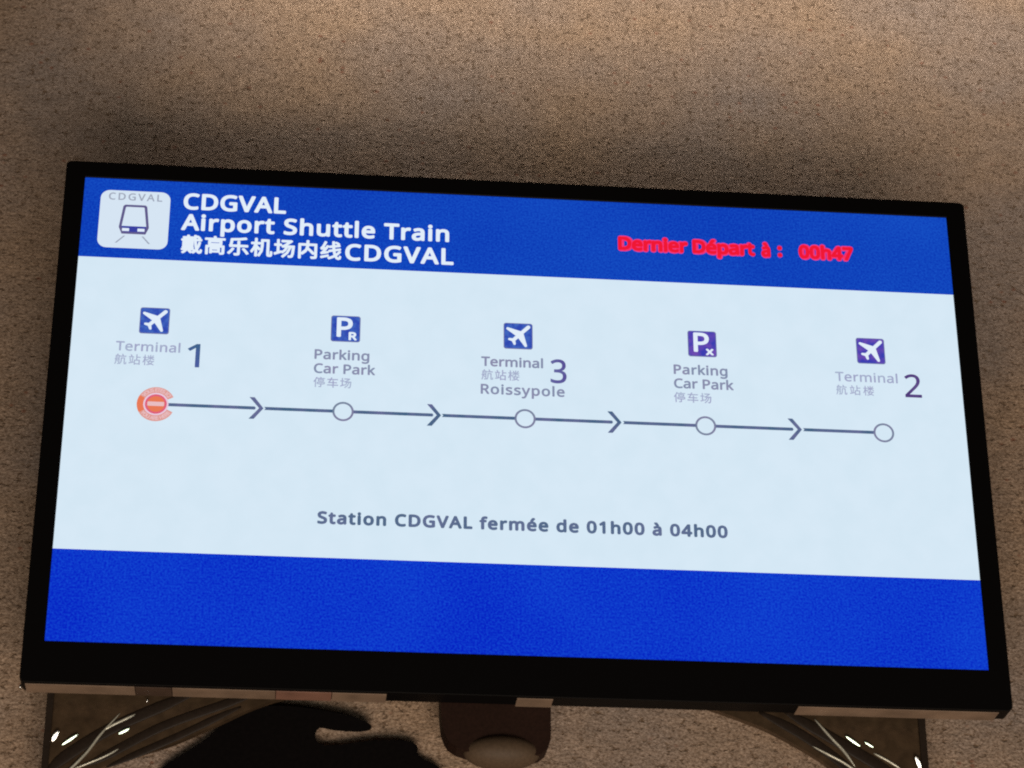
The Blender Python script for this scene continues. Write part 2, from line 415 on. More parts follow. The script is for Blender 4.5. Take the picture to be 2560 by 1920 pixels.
# ------------------------------------------------------------------ letter shapes (outlines in thousandths of the cap height, of the em for Chinese)
GLYPHS = json.loads('''{"0":[801,[[732,501,730,423,724,351,714,284,700,224,680,170,656,123,627,82,592,48,553,21,507,2,456,-10,399,-14,329,-7,267,13,214,48,169,95,132,154,104,225,85,307,73,399,69,501,72,604,83,697,102,779,128,849,163,908,207,954,261,988,325,1009,399,1015,470,1009,532,988,585,954,631,908,668,849,696,779,716,697,728,604],[192,501,194,415,201,339,212,273,229,217,250,172,278,137,312,111,352,96,399,91,446,96,487,111,520,136,548,171,570,216,587,272,599,339,606,415,608,501,606,588,599,664,587,729,570,784,548,830,520,865,487,890,446,905,399,910,352,905,312,890,278,865,250,830,229,784,212,729,201,664,194,588]]],"1":[801,[[497,0,377,0,377,699,377,725,377,747,377,768,378,786,379,803,380,820,380,837,381,854,382,871,368,857,354,844,342,833,329,822,313,809,296,794,189,707,125,790,395,1000,497,1000]]],"2":[801,[[728,0,67,0,67,102,329,367,377,415,419,460,457,501,488,540,514,579,535,617,550,656,559,697,562,741,556,792,540,833,513,866,477,890,434,904,385,909,339,906,296,898,257,884,220,865,182,841,144,814,78,896,105,918,134,938,165,957,197,973,231,987,267,999,305,1007,344,1012,385,1014,445,1010,498,1000,546,982,588,957,622,927,651,890,671,848,684,800,688,748,684,697,673,648,655,601,631,555,601,510,566,466,525,420,481,373,431,324,223,118,223,112,728,112]]],"3":[801,[[690,766,688,723,679,685,665,650,646,619,622,593,593,570,560,552,523,537,483,527,483,521,557,506,616,481,662,445,695,400,715,346,721,284,717,229,703,177,681,130,649,88,607,52,555,24,493,3,421,-10,338,-14,286,-13,238,-9,192,-2,148,8,105,22,63,41,63,155,106,136,151,120,199,107,247,97,293,92,339,90,420,95,485,113,533,142,566,182,586,230,592,287,589,326,578,360,560,389,534,412,502,431,464,445,419,455,368,462,312,464,216,464,216,569,314,569,366,571,412,579,452,592,486,610,514,633,536,659,552,689,561,722,564,758,559,803,543,840,515,870,479,893,434,906,382,910,348,909,316,906,286,900,257,892,231,882,205,870,180,857,155,842,130,826,69,910,107,937,151,961,201,983,256,1000,316,1011,381,1014,477,1006,554,983,614,944,657,893,682,834]]],"4":[801,[[773,227,627,227,627,0,508,0,508,227,29,227,29,332,500,1006,627,1006,627,338,773,338],[508,653,508,676,509,698,509,719,510,739,510,758,511,776,512,793,513,810,513,827,514,843,515,859,515,874,510,874,502,856,492,837,482,817,471,797,460,780,450,765,150,338,508,338]]],"7":[801,[[190,0,601,888,62,888,62,1000,732,1000,732,905,326,0]]],":":[375,[[101,76,104,107,112,131,126,148,144,160,164,167,186,169,209,167,230,160,249,148,263,131,272,107,275,76,272,45,263,21,249,3,230,-10,209,-17,186,-20,164,-17,144,-10,126,3,112,21,104,45],[101,675,104,707,112,732,126,749,144,761,164,768,186,770,209,768,230,761,249,749,263,732,272,707,275,675,272,645,263,620,249,602,230,590,209,582,186,580,164,582,144,590,126,602,112,620,104,645]]],"A":[895,[[763,0,643,310,246,310,127,0,0,0,391,1004,504,1004,894,0],[493,724,490,734,485,747,479,765,473,785,466,805,460,826,454,845,450,861,445,874,441,855,436,836,431,817,426,799,420,781,415,765,410,750,406,736,402,724,289,422,605,422]]],"C":[885,[[564,903,513,900,465,891,420,876,379,855,343,828,311,796,283,759,261,716,242,669,229,617,221,560,218,500,223,421,236,350,257,286,287,230,325,183,372,146,427,118,491,102,563,97,606,98,648,102,688,108,727,116,765,125,803,136,803,27,765,14,726,4,687,-4,645,-10,597,-13,545,-14,449,-7,364,14,290,49,227,97,176,157,137,228,108,310,91,401,85,501,89,575,99,644,117,709,141,768,172,823,209,871,253,913,303,949,360,977,423,998,491,1010,566,1014,617,1012,666,1007,714,999,760,987,803,972,842,955,791,849,759,862,725,875,688,887,649,896,608,901]]],"D":[1022,[[937,510,930,404,909,310,875,228,827,159,768,102,696,57,613,26,519,6,415,0,136,0,136,1000,444,1000,540,994,628,975,706,944,774,901,831,846,877,779,910,701,930,611],[804,506,799,589,784,662,760,724,726,776,683,818,631,851,570,874,502,888,426,892,262,892,262,108,398,108,522,119,623,152,702,208,759,286,793,385]]],"E":[779,[[695,0,136,0,136,1000,695,1000,695,889,262,889,262,577,669,577,669,468,262,468,262,111,695,111]]],"G":[1020,[[570,528,916,528,916,38,862,22,807,9,752,-1,695,-8,632,-13,564,-14,466,-7,379,14,303,48,237,96,183,155,141,226,110,308,92,399,85,500,92,600,113,690,147,772,194,843,253,902,324,950,407,986,500,1007,604,1014,659,1012,712,1007,763,999,811,987,858,972,902,955,854,846,817,861,777,875,735,887,690,896,644,901,597,903,521,898,453,882,392,854,340,817,296,771,262,715,237,651,222,579,217,500,221,424,234,353,256,289,286,233,327,185,377,146,438,118,510,101,594,95,636,96,673,98,706,102,736,107,764,113,790,119,790,416,570,416]]],"H":[1038,[[901,0,775,0,775,466,262,466,262,0,136,0,136,1000,262,1000,262,577,775,577,775,1000,901,1000]]],"I":[475,[[417,0,56,0,56,73,174,99,174,899,56,927,56,1000,417,1000,417,927,300,899,300,99,417,73]]],"L":[734,[[136,0,136,1000,262,1000,262,112,699,112,699,0]]],"O":[1094,[[1008,501,1005,426,995,356,979,291,956,230,927,176,891,127,850,85,802,50,747,22,687,2,620,-10,548,-14,473,-10,404,2,343,23,289,51,240,86,199,128,164,176,135,231,113,291,98,357,89,428,85,503,91,601,108,691,136,772,175,843,226,902,289,951,364,987,450,1008,549,1015,644,1008,728,987,801,952,864,903,915,844,956,772,985,691,1003,601],[218,501,222,421,234,349,254,284,281,228,317,182,362,144,415,117,477,101,548,95,619,101,681,117,733,144,777,182,813,228,840,284,860,349,871,421,875,501,867,618,840,717,797,798,735,857,652,893,549,905,478,899,415,883,362,856,317,820,281,773,254,718,234,654,222,581]]],"P":[847,[[401,1000,519,991,615,966,686,923,736,865,766,792,776,706,774,665,767,626,756,588,739,551,717,517,689,486,655,458,614,435,566,415,511,401,448,392,377,389,262,389,262,0,136,0,136,1000],[389,892,262,892,262,497,363,497,423,499,475,506,521,518,559,534,591,555,615,583,632,616,642,655,646,700,639,759,618,807,584,845,535,871,470,887]]],"R":[871,[[412,1000,490,996,558,986,617,968,666,944,706,912,737,874,758,828,772,776,776,716,773,665,763,621,746,583,725,550,700,521,672,498,641,478,609,462,576,448,850,0,703,0,461,413,262,413,262,0,136,0,136,1000],[405,891,262,891,262,520,412,520,486,525,545,541,590,568,621,605,639,653,646,710,643,751,634,786,620,815,599,839,573,858,541,873,502,883,457,889]]],"S":[769,[[703,268,698,211,684,160,660,116,627,77,585,45,536,20,479,1,416,-10,346,-14,309,-13,273,-12,239,-8,206,-4,175,1,146,8,119,15,94,24,71,34,71,154,108,140,150,126,197,113,247,103,299,97,352,95,398,97,440,104,476,115,507,130,532,148,552,171,566,197,574,225,577,256,575,287,568,315,556,339,539,361,515,382,484,401,445,421,398,441,342,462,301,478,263,495,229,513,199,532,172,553,148,576,129,600,113,627,100,655,91,687,86,721,84,759,89,810,102,855,125,896,155,931,193,960,237,983,288,1000,343,1011,403,1014,457,1012,507,1007,555,999,599,987,641,974,679,958,640,850,604,864,567,877,527,888,486,897,444,902,401,903,361,901,326,895,296,885,270,871,249,854,232,834,221,811,214,785,211,758,214,726,221,698,232,674,249,652,272,632,301,613,337,595,379,576,430,556,486,534,535,511,579,487,616,460,647,431,672,398,689,360,700,317]]],"T":[779,[[452,0,326,0,326,889,14,889,14,1000,763,1000,763,889,452,889]]],"U":[1024,[[896,353,892,286,878,224,854,166,821,114,779,70,726,34,664,7,590,-9,507,-14,393,-3,298,31,223,88,169,162,137,252,126,356,126,1000,252,1000,252,352,259,276,281,213,317,162,368,125,434,103,514,95,571,99,620,110,662,128,696,153,724,183,745,219,760,260,769,304,772,353,772,1000,896,1000]]],"V":[840,[[840,1000,483,0,357,0,0,1000,132,1000,357,359,367,332,376,306,384,280,391,255,398,231,404,208,410,185,415,163,420,140,425,163,430,185,436,209,443,232,450,257,457,282,465,307,474,334,483,361,707,1000]]],"Y":[793,[[396,508,657,1000,793,1000,459,388,459,0,333,0,333,382,0,1000,137,1000]]],"a":[786,[[403,763,487,757,555,737,606,703,643,655,665,591,672,511,672,0,583,0,559,106,553,106,532,81,509,58,487,39,463,22,437,9,408,-1,377,-8,341,-13,301,-14,258,-11,217,-3,180,10,147,29,118,53,95,83,78,119,68,161,64,209,74,278,104,335,153,382,222,416,313,438,424,448,552,452,552,497,547,553,534,597,511,627,480,648,442,660,396,664,358,662,320,656,284,646,250,634,216,621,185,606,147,699,182,716,221,731,263,744,309,755,355,761],[440,363,356,355,291,340,246,318,216,288,198,251,192,207,196,169,209,138,230,115,258,99,291,89,329,85,389,91,442,109,487,138,522,179,543,233,550,300,550,367]]],"d":[861,[[385,-14,298,-3,223,29,161,83,114,159,86,256,77,374,86,492,115,590,162,666,224,721,299,754,387,765,424,763,458,758,489,750,516,739,542,726,564,710,585,693,603,674,619,654,627,654,626,668,625,686,623,708,621,730,619,749,619,765,619,1064,742,1064,742,0,643,0,625,101,619,101,603,80,585,61,564,43,542,27,516,13,488,1,457,-7,423,-12],[405,88,476,95,532,117,572,153,599,204,615,270,620,350,620,373,615,459,600,530,574,588,535,629,478,654,403,662,343,654,293,627,254,583,227,525,210,454,204,371,210,288,227,219,254,162,293,121,343,96]]],"e":[790,[[409,765,470,760,526,746,575,723,618,691,653,651,681,604,702,551,714,491,718,426,718,352,204,352,213,273,235,209,270,158,317,121,375,98,444,91,490,93,532,97,571,104,608,115,646,127,685,143,685,35,647,20,609,7,571,-2,532,-9,487,-13,438,-14,370,-9,307,5,250,29,199,63,157,106,123,159,97,221,82,291,77,370,82,448,95,519,118,581,150,636,188,681,235,717,287,744,345,759],[408,664,353,658,306,639,268,607,239,564,218,512,207,450,590,450,587,491,581,528,570,562,555,591,535,616,511,637,481,652,447,661]]],"f":[482,[[465,655,276,655,276,0,153,0,153,655,21,655,21,713,153,755,153,798,156,859,165,911,181,955,203,992,231,1021,265,1043,304,1059,347,1068,396,1071,425,1071,453,1068,478,1064,502,1058,523,1053,542,1046,510,950,494,954,477,959,458,964,438,967,418,970,398,971,360,966,330,952,306,929,289,897,279,853,276,800,276,751,465,751]]],"g":[861,[[385,765,433,762,478,752,519,737,557,715,590,686,620,651,627,651,644,751,742,751,742,-13,738,-80,726,-139,706,-191,677,-235,641,-271,595,-300,541,-320,478,-332,406,-336,353,-335,304,-331,257,-324,213,-315,173,-303,136,-289,136,-175,173,-192,215,-207,261,-218,309,-227,360,-232,413,-234,473,-228,524,-209,565,-177,596,-135,614,-83,620,-22,620,7,621,20,621,36,622,55,623,74,624,89,625,99,619,99,591,64,558,36,522,14,481,-2,436,-11,387,-14,297,-3,221,31,159,88,113,165,86,261,77,374,86,485,113,580,159,659,221,718,296,753],[402,661,362,657,326,646,295,627,268,602,245,569,228,529,215,483,207,431,204,373,210,287,227,217,256,160,295,120,345,95,405,87,441,88,474,93,503,102,528,113,551,129,570,148,586,171,599,198,609,228,616,263,620,302,622,345,622,374,619,438,612,493,599,539,580,577,556,608,527,632,491,648,449,658]]],"h":[866,[[242,752,242,734,241,716,240,697,239,679,237,663,235,647,244,647,261,672,281,693,304,711,329,727,356,740,385,750,415,757,446,762,478,763,535,760,586,751,630,735,667,712,697,682,721,646,738,601,749,549,752,489,752,0,630,0,630,480,626,536,612,581,590,616,557,641,515,656,462,661,410,658,366,647,331,630,302,605,279,574,263,537,251,493,245,444,242,388,242,0,119,0,119,1064,242,1064]]],"i":[361,[[242,751,242,0,119,0,119,751],[182,1032,200,1030,217,1024,232,1013,244,998,251,978,254,954,251,930,244,910,232,895,217,884,200,878,182,875,163,878,145,884,130,895,119,910,112,930,109,954,112,978,119,998,130,1013,145,1024,163,1030]]],"k":[748,[[241,508,241,492,240,472,239,450,237,426,236,405,235,387,241,387,247,395,256,406,266,419,277,433,289,447,300,461,312,475,322,487,331,497,570,751,714,751,410,430,735,0,587,0,326,350,241,276,241,0,119,0,119,1064,241,1064]]],"l":[361,[[242,0,119,0,119,1064,242,1064]]],"m":[1310,[[943,765,1020,757,1084,736,1133,700,1168,647,1189,577,1196,489,1196,0,1074,0,1074,483,1070,537,1058,582,1037,616,1008,641,969,656,922,661,856,654,804,633,765,598,739,550,724,488,718,415,718,0,597,0,597,483,595,520,589,553,580,582,567,606,550,626,529,641,505,652,476,659,443,661,396,658,356,647,324,630,297,605,277,575,261,538,251,495,244,445,242,389,242,0,119,0,119,751,218,751,237,648,244,648,261,673,280,695,302,714,326,729,351,742,378,752,406,759,435,763,465,765,520,761,568,751,610,734,645,710,673,678,695,639,702,639,730,678,764,710,805,734,849,751,895,761]]],"n":[866,[[480,765,563,757,630,736,683,700,722,647,744,577,752,489,752,0,630,0,630,480,626,536,612,581,590,616,557,641,515,656,462,661,388,653,330,630,290,591,263,538,248,470,242,389,242,0,119,0,119,751,218,751,237,648,244,648,262,673,283,695,306,714,332,729,359,742,388,752,418,759,449,763]]],"o":[847,[[772,377,769,317,761,261,747,211,729,165,705,124,677,88,645,57,608,32,567,12,521,-2,473,-11,422,-14,373,-11,328,-2,284,12,244,32,208,57,175,88,147,124,122,165,103,211,89,261,80,317,77,377,82,456,96,526,119,588,151,640,191,684,239,719,295,744,357,760,426,765,491,760,551,744,606,719,654,684,694,640,728,588,752,526,767,456],[204,377,207,320,215,269,228,223,246,183,270,150,300,123,335,104,377,92,424,88,472,92,513,104,549,123,579,150,603,183,621,223,634,269,642,320,644,377,642,434,634,484,620,529,602,568,578,601,548,627,513,646,471,657,423,661,353,653,298,627,256,585,228,529,210,459]]],"p":[861,[[476,765,563,754,637,722,700,668,747,593,775,496,784,377,780,296,767,225,746,162,717,108,681,64,638,30,589,6,535,-9,475,-14,438,-12,404,-7,373,1,344,13,319,26,296,41,276,58,258,76,242,95,234,95,236,78,238,58,239,35,241,12,242,-9,242,-28,242,-336,119,-336,119,751,220,751,237,648,242,648,258,669,276,689,296,707,319,724,344,738,372,749,403,758,438,763],[454,661,407,658,366,648,332,632,304,610,282,581,265,546,253,505,245,456,242,401,242,377,244,318,251,266,262,220,278,180,300,148,328,122,364,103,406,92,457,88,500,92,537,105,569,126,596,154,618,189,635,229,647,275,654,324,657,378,651,458,635,527,607,584,568,627,517,653]]],"r":[578,[[469,765,484,764,499,764,515,763,530,761,545,759,557,756,542,643,529,646,516,648,502,650,488,651,474,652,461,653,432,651,405,645,378,634,353,621,330,604,308,583,289,560,273,534,260,504,250,472,244,438,242,401,242,0,119,0,119,751,220,751,234,613,239,613,256,641,276,666,297,690,320,711,346,729,374,744,404,756,436,762]]],"s":[671,[[608,207,604,161,592,121,571,85,544,55,509,31,468,11,420,-3,367,-11,308,-14,258,-13,213,-8,173,-1,137,8,103,20,73,34,73,146,105,131,141,117,181,104,224,94,267,88,311,85,368,89,413,99,447,116,470,138,484,165,489,196,487,214,482,231,473,246,460,261,442,276,418,291,388,307,350,324,304,342,258,360,216,379,179,398,147,418,121,440,99,465,84,494,75,527,71,566,80,624,106,674,149,713,206,742,274,759,353,765,398,763,440,759,481,751,520,741,557,729,592,714,550,616,518,629,485,640,451,650,416,658,381,662,345,664,298,661,260,653,229,639,207,621,194,599,189,573,191,553,197,536,207,520,222,506,242,492,268,478,300,464,338,447,382,430,428,412,468,394,504,375,535,355,561,333,581,307,596,279,605,245]]],"t":[506,[[370,87,389,87,408,89,427,92,446,95,461,99,475,102,475,8,460,2,441,-3,419,-8,395,-11,371,-13,349,-14,311,-12,274,-5,240,6,209,23,182,47,160,77,143,115,132,162,129,218,129,655,22,655,22,714,130,763,179,923,252,923,252,751,469,751,469,655,252,655,252,221,256,180,267,146,285,120,309,101,337,90]]],"u":[866,[[746,751,746,0,646,0,627,99,622,99,604,75,584,53,560,35,534,20,507,7,478,-2,447,-9,416,-13,384,-14,327,-11,277,-1,233,15,196,37,165,67,141,104,124,148,114,200,111,259,111,751,235,751,235,268,240,213,253,168,276,133,308,108,350,93,402,88,454,92,498,102,534,120,563,144,586,175,603,212,614,256,621,305,623,360,623,751]]],"x":[741,[[297,384,38,751,178,751,371,468,563,751,702,751,443,384,716,0,576,0,371,300,164,0,25,0]]],"y":[714,[[1,751,133,751,296,324,305,299,313,274,321,251,329,228,336,205,343,183,349,161,354,140,359,119,364,119,371,145,380,175,391,211,403,249,416,287,429,325,581,751,714,751,391,-104,372,-148,351,-189,328,-226,303,-259,274,-286,242,-307,205,-323,164,-333,118,-336,96,-336,77,-335,59,-333,43,-330,28,-328,15,-325,15,-227,26,-229,39,-231,53,-232,67,-234,82,-235,98,-235,126,-234,151,-228,173,-219,193,-207,211,-191,227,-173,241,-152,254,-128,265,-102,304,-3]]],"à":[786,[[403,763,487,757,555,737,606,703,643,655,665,591,672,511,672,0,583,0,559,106,553,106,532,81,509,58,487,39,463,22,437,9,408,-1,377,-8,341,-13,301,-14,258,-11,217,-3,180,10,147,29,118,53,95,83,78,119,68,161,64,209,74,278,104,335,153,382,222,416,313,438,424,448,552,452,552,497,547,553,534,597,511,627,480,648,442,660,396,664,358,662,320,656,284,646,250,634,216,621,185,606,147,699,182,716,221,731,263,744,309,755,355,761],[440,363,356,355,291,340,246,318,216,288,198,251,192,207,196,169,209,138,230,115,258,99,291,89,329,85,389,91,442,109,487,138,522,179,543,233,550,300,550,367],[359,1073,370,1051,383,1028,397,1004,413,978,429,953,446,929,463,905,478,884,493,866,493,849,410,849,394,863,376,878,357,896,338,914,318,933,299,953,281,973,263,992,247,1011,233,1029,221,1045,211,1059,211,1073]]],"é":[790,[[409,765,470,760,526,746,575,723,618,691,653,651,681,604,702,551,714,491,718,426,718,352,204,352,213,273,235,209,270,158,317,121,375,98,444,91,490,93,532,97,571,104,608,115,646,127,685,143,685,35,647,20,609,7,571,-2,532,-9,487,-13,438,-14,370,-9,307,5,250,29,199,63,157,106,123,159,97,221,82,291,77,370,82,448,95,519,118,581,150,636,188,681,235,717,287,744,345,759],[408,664,353,658,306,639,268,607,239,564,218,512,207,450,590,450,587,491,581,528,570,562,555,591,535,616,511,637,481,652,447,661],[606,1059,597,1045,585,1029,570,1011,554,992,536,973,518,953,498,933,479,914,460,896,441,878,423,863,406,849,325,849,325,866,339,884,354,905,370,929,387,953,403,978,419,1004,434,1028,447,1051,458,1073,606,1073]]]," ":[364,[]],"乐":[1000,[[236,278,145,145,38,32,71,8,100,-17,209,108,309,254],[692,247,804,112,891,-14,960,22,870,145,757,277],[129,351,167,361,247,364,482,364,482,18,476,1,458,-4,406,-4,318,-3,334,-41,345,-78,450,-76,515,-64,549,-37,558,18,558,364,924,364,925,440,558,440,558,641,482,641,482,440,201,440,227,564,245,698,582,717,875,763,832,829,529,784,171,764,155,594,135,486,121,442,104,422,118,385]]],"停":[1000,[[467,578,795,578,795,494,467,494],[398,632,398,440,867,440,867,632],[309,377,309,214,375,214,375,315,883,315,883,214,951,214,951,377],[564,825,585,789,603,750,325,750,325,686,951,686,951,750,684,750,661,798,632,845],[398,240,398,179,594,179,594,5,590,-8,574,-12,525,-12,443,-11,457,-43,467,-76,565,-76,629,-67,661,-43,669,3,669,179,860,179,860,240],[263,838,163,619,32,439,55,402,74,365,117,417,159,475,159,-79,228,-79,228,588,284,701,332,817]]],"内":[1000,[[99,669,99,-82,173,-82,173,595,462,595,412,382,199,179,229,152,253,122,412,251,498,392,635,257,742,135,804,184,676,319,521,464,533,531,538,595,829,595,829,20,824,1,804,-5,744,-5,645,-3,661,-41,671,-79,785,-78,858,-67,893,-38,903,19,903,669,539,669,539,840,463,840,463,669]]],"场":[1000,[[411,434,441,443,498,446,569,446,485,297,363,185,351,243,244,203,244,525,354,525,354,596,244,596,244,828,173,828,173,596,50,596,50,525,173,525,173,177,99,150,36,129,61,53,206,111,365,174,363,183,392,163,417,141,548,271,640,446,724,446,592,163,379,-36,410,-57,437,-79,653,138,794,446,862,446,832,129,797,10,782,-2,762,-4,722,-4,665,0,680,-35,686,-71,746,-73,793,-71,830,-61,861,-36,905,106,938,480,939,503,940,517,538,517,691,625,849,757,793,799,777,793,375,793,375,722,697,722,568,616,480,554,424,521,379,505,397,469]]],"戴":[1000,[[704,779,778,718,833,656,888,699,831,761,755,820],[345,44,405,-13,453,-68,514,-36,465,18,404,73],[213,75,147,12,65,-42,94,-63,119,-86,204,-22,279,54],[163,390,297,390,297,336,163,336],[358,390,490,390,490,336,358,336],[163,485,297,485,297,431,163,431],[358,485,490,485,490,431,358,431],[82,243,82,194,206,194,206,138,49,138,49,85,593,85,593,138,448,138,448,194,572,194,572,243,448,243,448,293,555,293,555,527,101,527,101,293,206,293,206,243],[270,293,385,293,385,243,270,243],[820,504,788,352,739,217,709,381,689,576,934,576,934,637,685,637,682,737,681,841,606,841,608,738,612,637,366,637,366,698,555,698,555,758,366,758,366,841,294,841,294,758,105,758,105,698,294,698,294,637,42,637,42,576,616,576,643,330,688,128,615,45,523,-21,551,-48,574,-77,652,-20,718,47,779,-45,854,-78,925,-44,957,82,927,98,899,121,887,22,862,-6,812,26,767,117,843,287,891,488],[270,138,270,194,385,194,385,138]]],"机":[1000,[[498,783,498,462,474,209,349,-32,380,-54,406,-80,543,184,571,462,571,712,759,712,759,68,764,-18,782,-51,809,-65,839,-70,890,-70,919,-67,943,-56,961,-35,971,0,977,66,979,156,949,169,922,188,920,100,917,45,914,20,907,7,899,2,887,0,858,0,848,2,840,6,835,23,833,62,833,783],[218,840,218,626,52,626,52,554,208,554,131,344,28,175,49,142,67,107,148,239,218,406,218,-79,291,-79,291,380,351,301,397,234,444,296,372,377,291,464,291,554,439,554,439,626,291,626,291,840]]],"楼":[1000,[[417,786,458,715,491,650,551,681,518,743,475,812],[835,822,797,747,752,675,804,650,852,717,902,794],[618,840,618,645,380,645,380,582,571,582,467,494,352,429,378,404,400,375,513,448,618,544,618,382,689,382,689,547,796,452,909,380,931,410,958,436,843,498,736,582,934,582,934,645,689,645,689,840],[760,231,722,153,665,92,598,116,530,140,558,183,586,231],[426,110,513,81,597,50,485,10,344,-15,361,-45,374,-78,545,-40,677,18,788,-30,879,-76,931,-22,843,20,737,64,796,139,836,231,944,231,944,296,621,296,638,332,654,367,581,381,563,339,542,296,359,296,359,231,506,231,465,166],[178,840,178,647,56,647,56,577,174,577,115,368,32,197,54,162,72,124,128,239,178,384,178,-79,247,-79,247,444,286,369,315,307,361,361,307,447,247,537,247,577,345,577,345,647,247,647,247,840]]],"站":[1000,[[58,652,58,582,447,582,447,652],[98,525,129,340,146,167,209,178,190,351,158,536],[175,815,215,736,243,662,311,686,282,758,240,835],[330,549,302,340,264,144,146,116,47,95,65,20,243,65,443,116,436,185,328,159,366,342,400,535],[467,362,467,-79,540,-79,540,-31,842,-31,842,-75,918,-75,918,362,706,362,706,561,960,561,960,633,706,633,706,841,629,841,629,362],[540,39,540,291,842,291,842,39]]],"线":[1000,[[54,54,70,-18,225,29,398,80,387,144,206,93],[704,780,783,736,849,689,893,736,827,781,748,822],[72,423,112,434,232,452,171,368,130,317,89,272,54,251,68,215,78,182,145,204,384,255,383,285,384,318,185,282,298,430,401,592,338,630,308,574,275,519,148,506,235,648,309,804,239,837,165,664,104,556,74,514,47,494,61,457],[887,349,817,259,728,178,706,265,688,367,943,415,931,481,679,434,672,499,666,566,915,604,903,670,662,634,659,736,658,842,584,842,586,731,591,623,433,600,445,532,595,555,601,487,608,421,413,385,425,317,617,353,638,235,666,133,530,57,381,0,408,-31,428,-62,565,-5,691,66,763,-39,857,-77,931,-47,963,68,934,84,907,108,894,19,865,-4,804,26,753,110,862,208,950,319]]],"航":[1000,[[200,592,234,518,259,448,309,470,283,538,248,611],[198,284,238,204,269,130,320,153,287,226,245,305],[596,829,635,749,665,674,738,699,706,772,665,851],[439,674,439,606,949,606,949,674],[527,508,527,290,509,120,417,-43,449,-62,475,-84,575,97,597,289,597,441,769,441,769,49,773,-22,788,-51,813,-65,841,-69,886,-69,912,-66,934,-57,949,-40,959,-15,965,37,968,108,941,119,917,135,915,69,913,28,909,9,904,-1,896,-4,884,-5,860,-5,851,-5,844,-1,840,13,839,44,839,508],[346,659,346,404,176,404,176,659],[40,404,40,342,110,342,98,140,34,-50,65,-67,92,-87,161,120,176,342,346,342,346,9,342,-3,329,-7,294,-8,236,-7,250,-39,258,-72,333,-70,381,-59,405,-34,412,9,412,721,265,721,286,775,306,832,230,847,216,785,199,721,110,721,110,404]]],"车":[1000,[[168,321,203,332,276,336,507,336,507,184,61,184,61,110,507,110,507,-80,586,-80,586,110,942,110,942,184,586,184,586,336,858,336,858,407,586,407,586,560,507,560,507,407,250,407,314,509,376,622,924,622,924,695,412,695,441,758,468,822,383,845,355,769,323,695,77,695,77,622,289,622,242,533,210,478,173,424,140,398,156,358]]],"高":[1000,[[286,559,719,559,719,468,286,468],[211,614,211,413,797,413,797,614],[441,826,470,736,59,736,59,670,937,670,937,736,553,736,534,789,513,843],[96,357,96,-79,168,-79,168,294,830,294,830,-1,826,-13,813,-16,774,-16,711,-15,725,-43,735,-72,816,-71,869,-63,897,-42,905,0,905,357],[281,235,281,-21,352,-21,352,29,706,29,706,235],[352,179,638,179,638,85,352,85]]]}''')

def text_loops(body, size):
    """contours laid out with the natural advances, one list per character"""
    x = 0
    out = []
    for ch in body:
        ad, cs = GLYPHS[ch]
        out.append((x, [[(c[i] / 1000, c[i + 1] / 1000) for i in range(0, len(c), 2)] for c in cs]))
        x += ad / 1000
    return out

def text_mesh(body, x0, x1, y, size, weight, z, name):
    zh = ord(body[0]) > 0x2000
    # Chinese: size is the visible height of a character (about 0.92 em)
    em = size / 0.92 if zh else size
    lay = text_loops(body, em)
    inks = [(x, [[(px + 0, py) for px, py in c] for c in cs]) for x, cs in lay]
    x0, x1 = x0 + weight, x1 - weight
    lo = min(px for c in inks[0][1] for px, _ in c) * em
    last_x, last = inks[-1]
    hi = (last_x + max(px for c in last for px, _ in c)) * em
    n = len(body)
    sx = 1.0 if zh else 1.08
    want = (x1 - x0) - (hi - lo) * sx
    track = 0.0
    if n > 1:
        track = want / (n - 1)
        if track < -0.06 * em:                     # squeeze the letters instead of letting them overlap
            track = 0.0
            sx = (x1 - x0) / (hi - lo)
    else:
        sx = (x1 - x0) / (hi - lo)
    loops = []
    for i, (x, cs) in enumerate(inks):
        for c in cs:
            yoff = 0.08 if zh else 0
            loops.append([(x0 + ((x + px) * em - lo) * sx + track * i, y + (py + yoff) * em) for px, py in c])
    return fill_loops(loops, z, weight, name)

# ================================================================== THE WALL
bm = box(-4, 4, 0.0, 0.25, -1.5, 6.5)
wall = link('wall', mesh_from_bm(bm, 'wall'), 'wall')
wall['kind'] = 'structure'

# ================================================================== THE DISPLAY
mon = empty('information_display', M, 'wide black-framed information screen showing the airport shuttle train line, in front of speckled brown wall', 'display screen')

# frame: one ring with rounded corners and softened edges
def ring_prism(outer, inner, z0, z1, e):
    bm = bmesh.new()
    n = len(outer)
    def shrink(lp, d):
        cx = sum(p[0] for p in lp) / len(lp)
        cy = sum(p[1] for p in lp) / len(lp)
        return [(x - d * (1 if x > cx else -1), yy - d * (1 if yy > cy else -1)) for x, yy in lp]
    loops = [(outer, z0), (outer, z1 - e), (shrink(outer, e), z1), (shrink(inner, -e), z1), (inner, z1 - e), (inner, z0)]
    rows = [[bm.verts.new((x, yy, z)) for x, yy in lp] for lp, z in loops]
    for a, b in zip(rows, rows[1:] + rows[:1]):
        for i in range(n):
            bm.faces.new((a[i], a[(i + 1) % n], b[(i + 1) % n], b[i]))
    return mesh_from_bm(bm, 'bezel')
BX, BT, BB = 0.5222, 0.3018, -0.3268
SX, SY = 0.5, 0.28125
link('bezel', ring_prism(rounded(-BX, BX, BB, BT, 0.006), rounded(-SX, SX, -SY, SY, 0.0008), -0.024, 0.0022, 0.0007), 'bezel', mon)
link('backing_plate', mesh_from_bm(box(-0.515, 0.515, -0.320, 0.295, -0.022, -0.004, 0.002), 'backing_plate'), 'chassis', mon)
link('rear_housing', mesh_from_bm(box(-0.46, 0.46, -0.285, 0.27, -0.078, -0.0245, 0.012, 3), 'rear_housing'), 'chassis', mon)
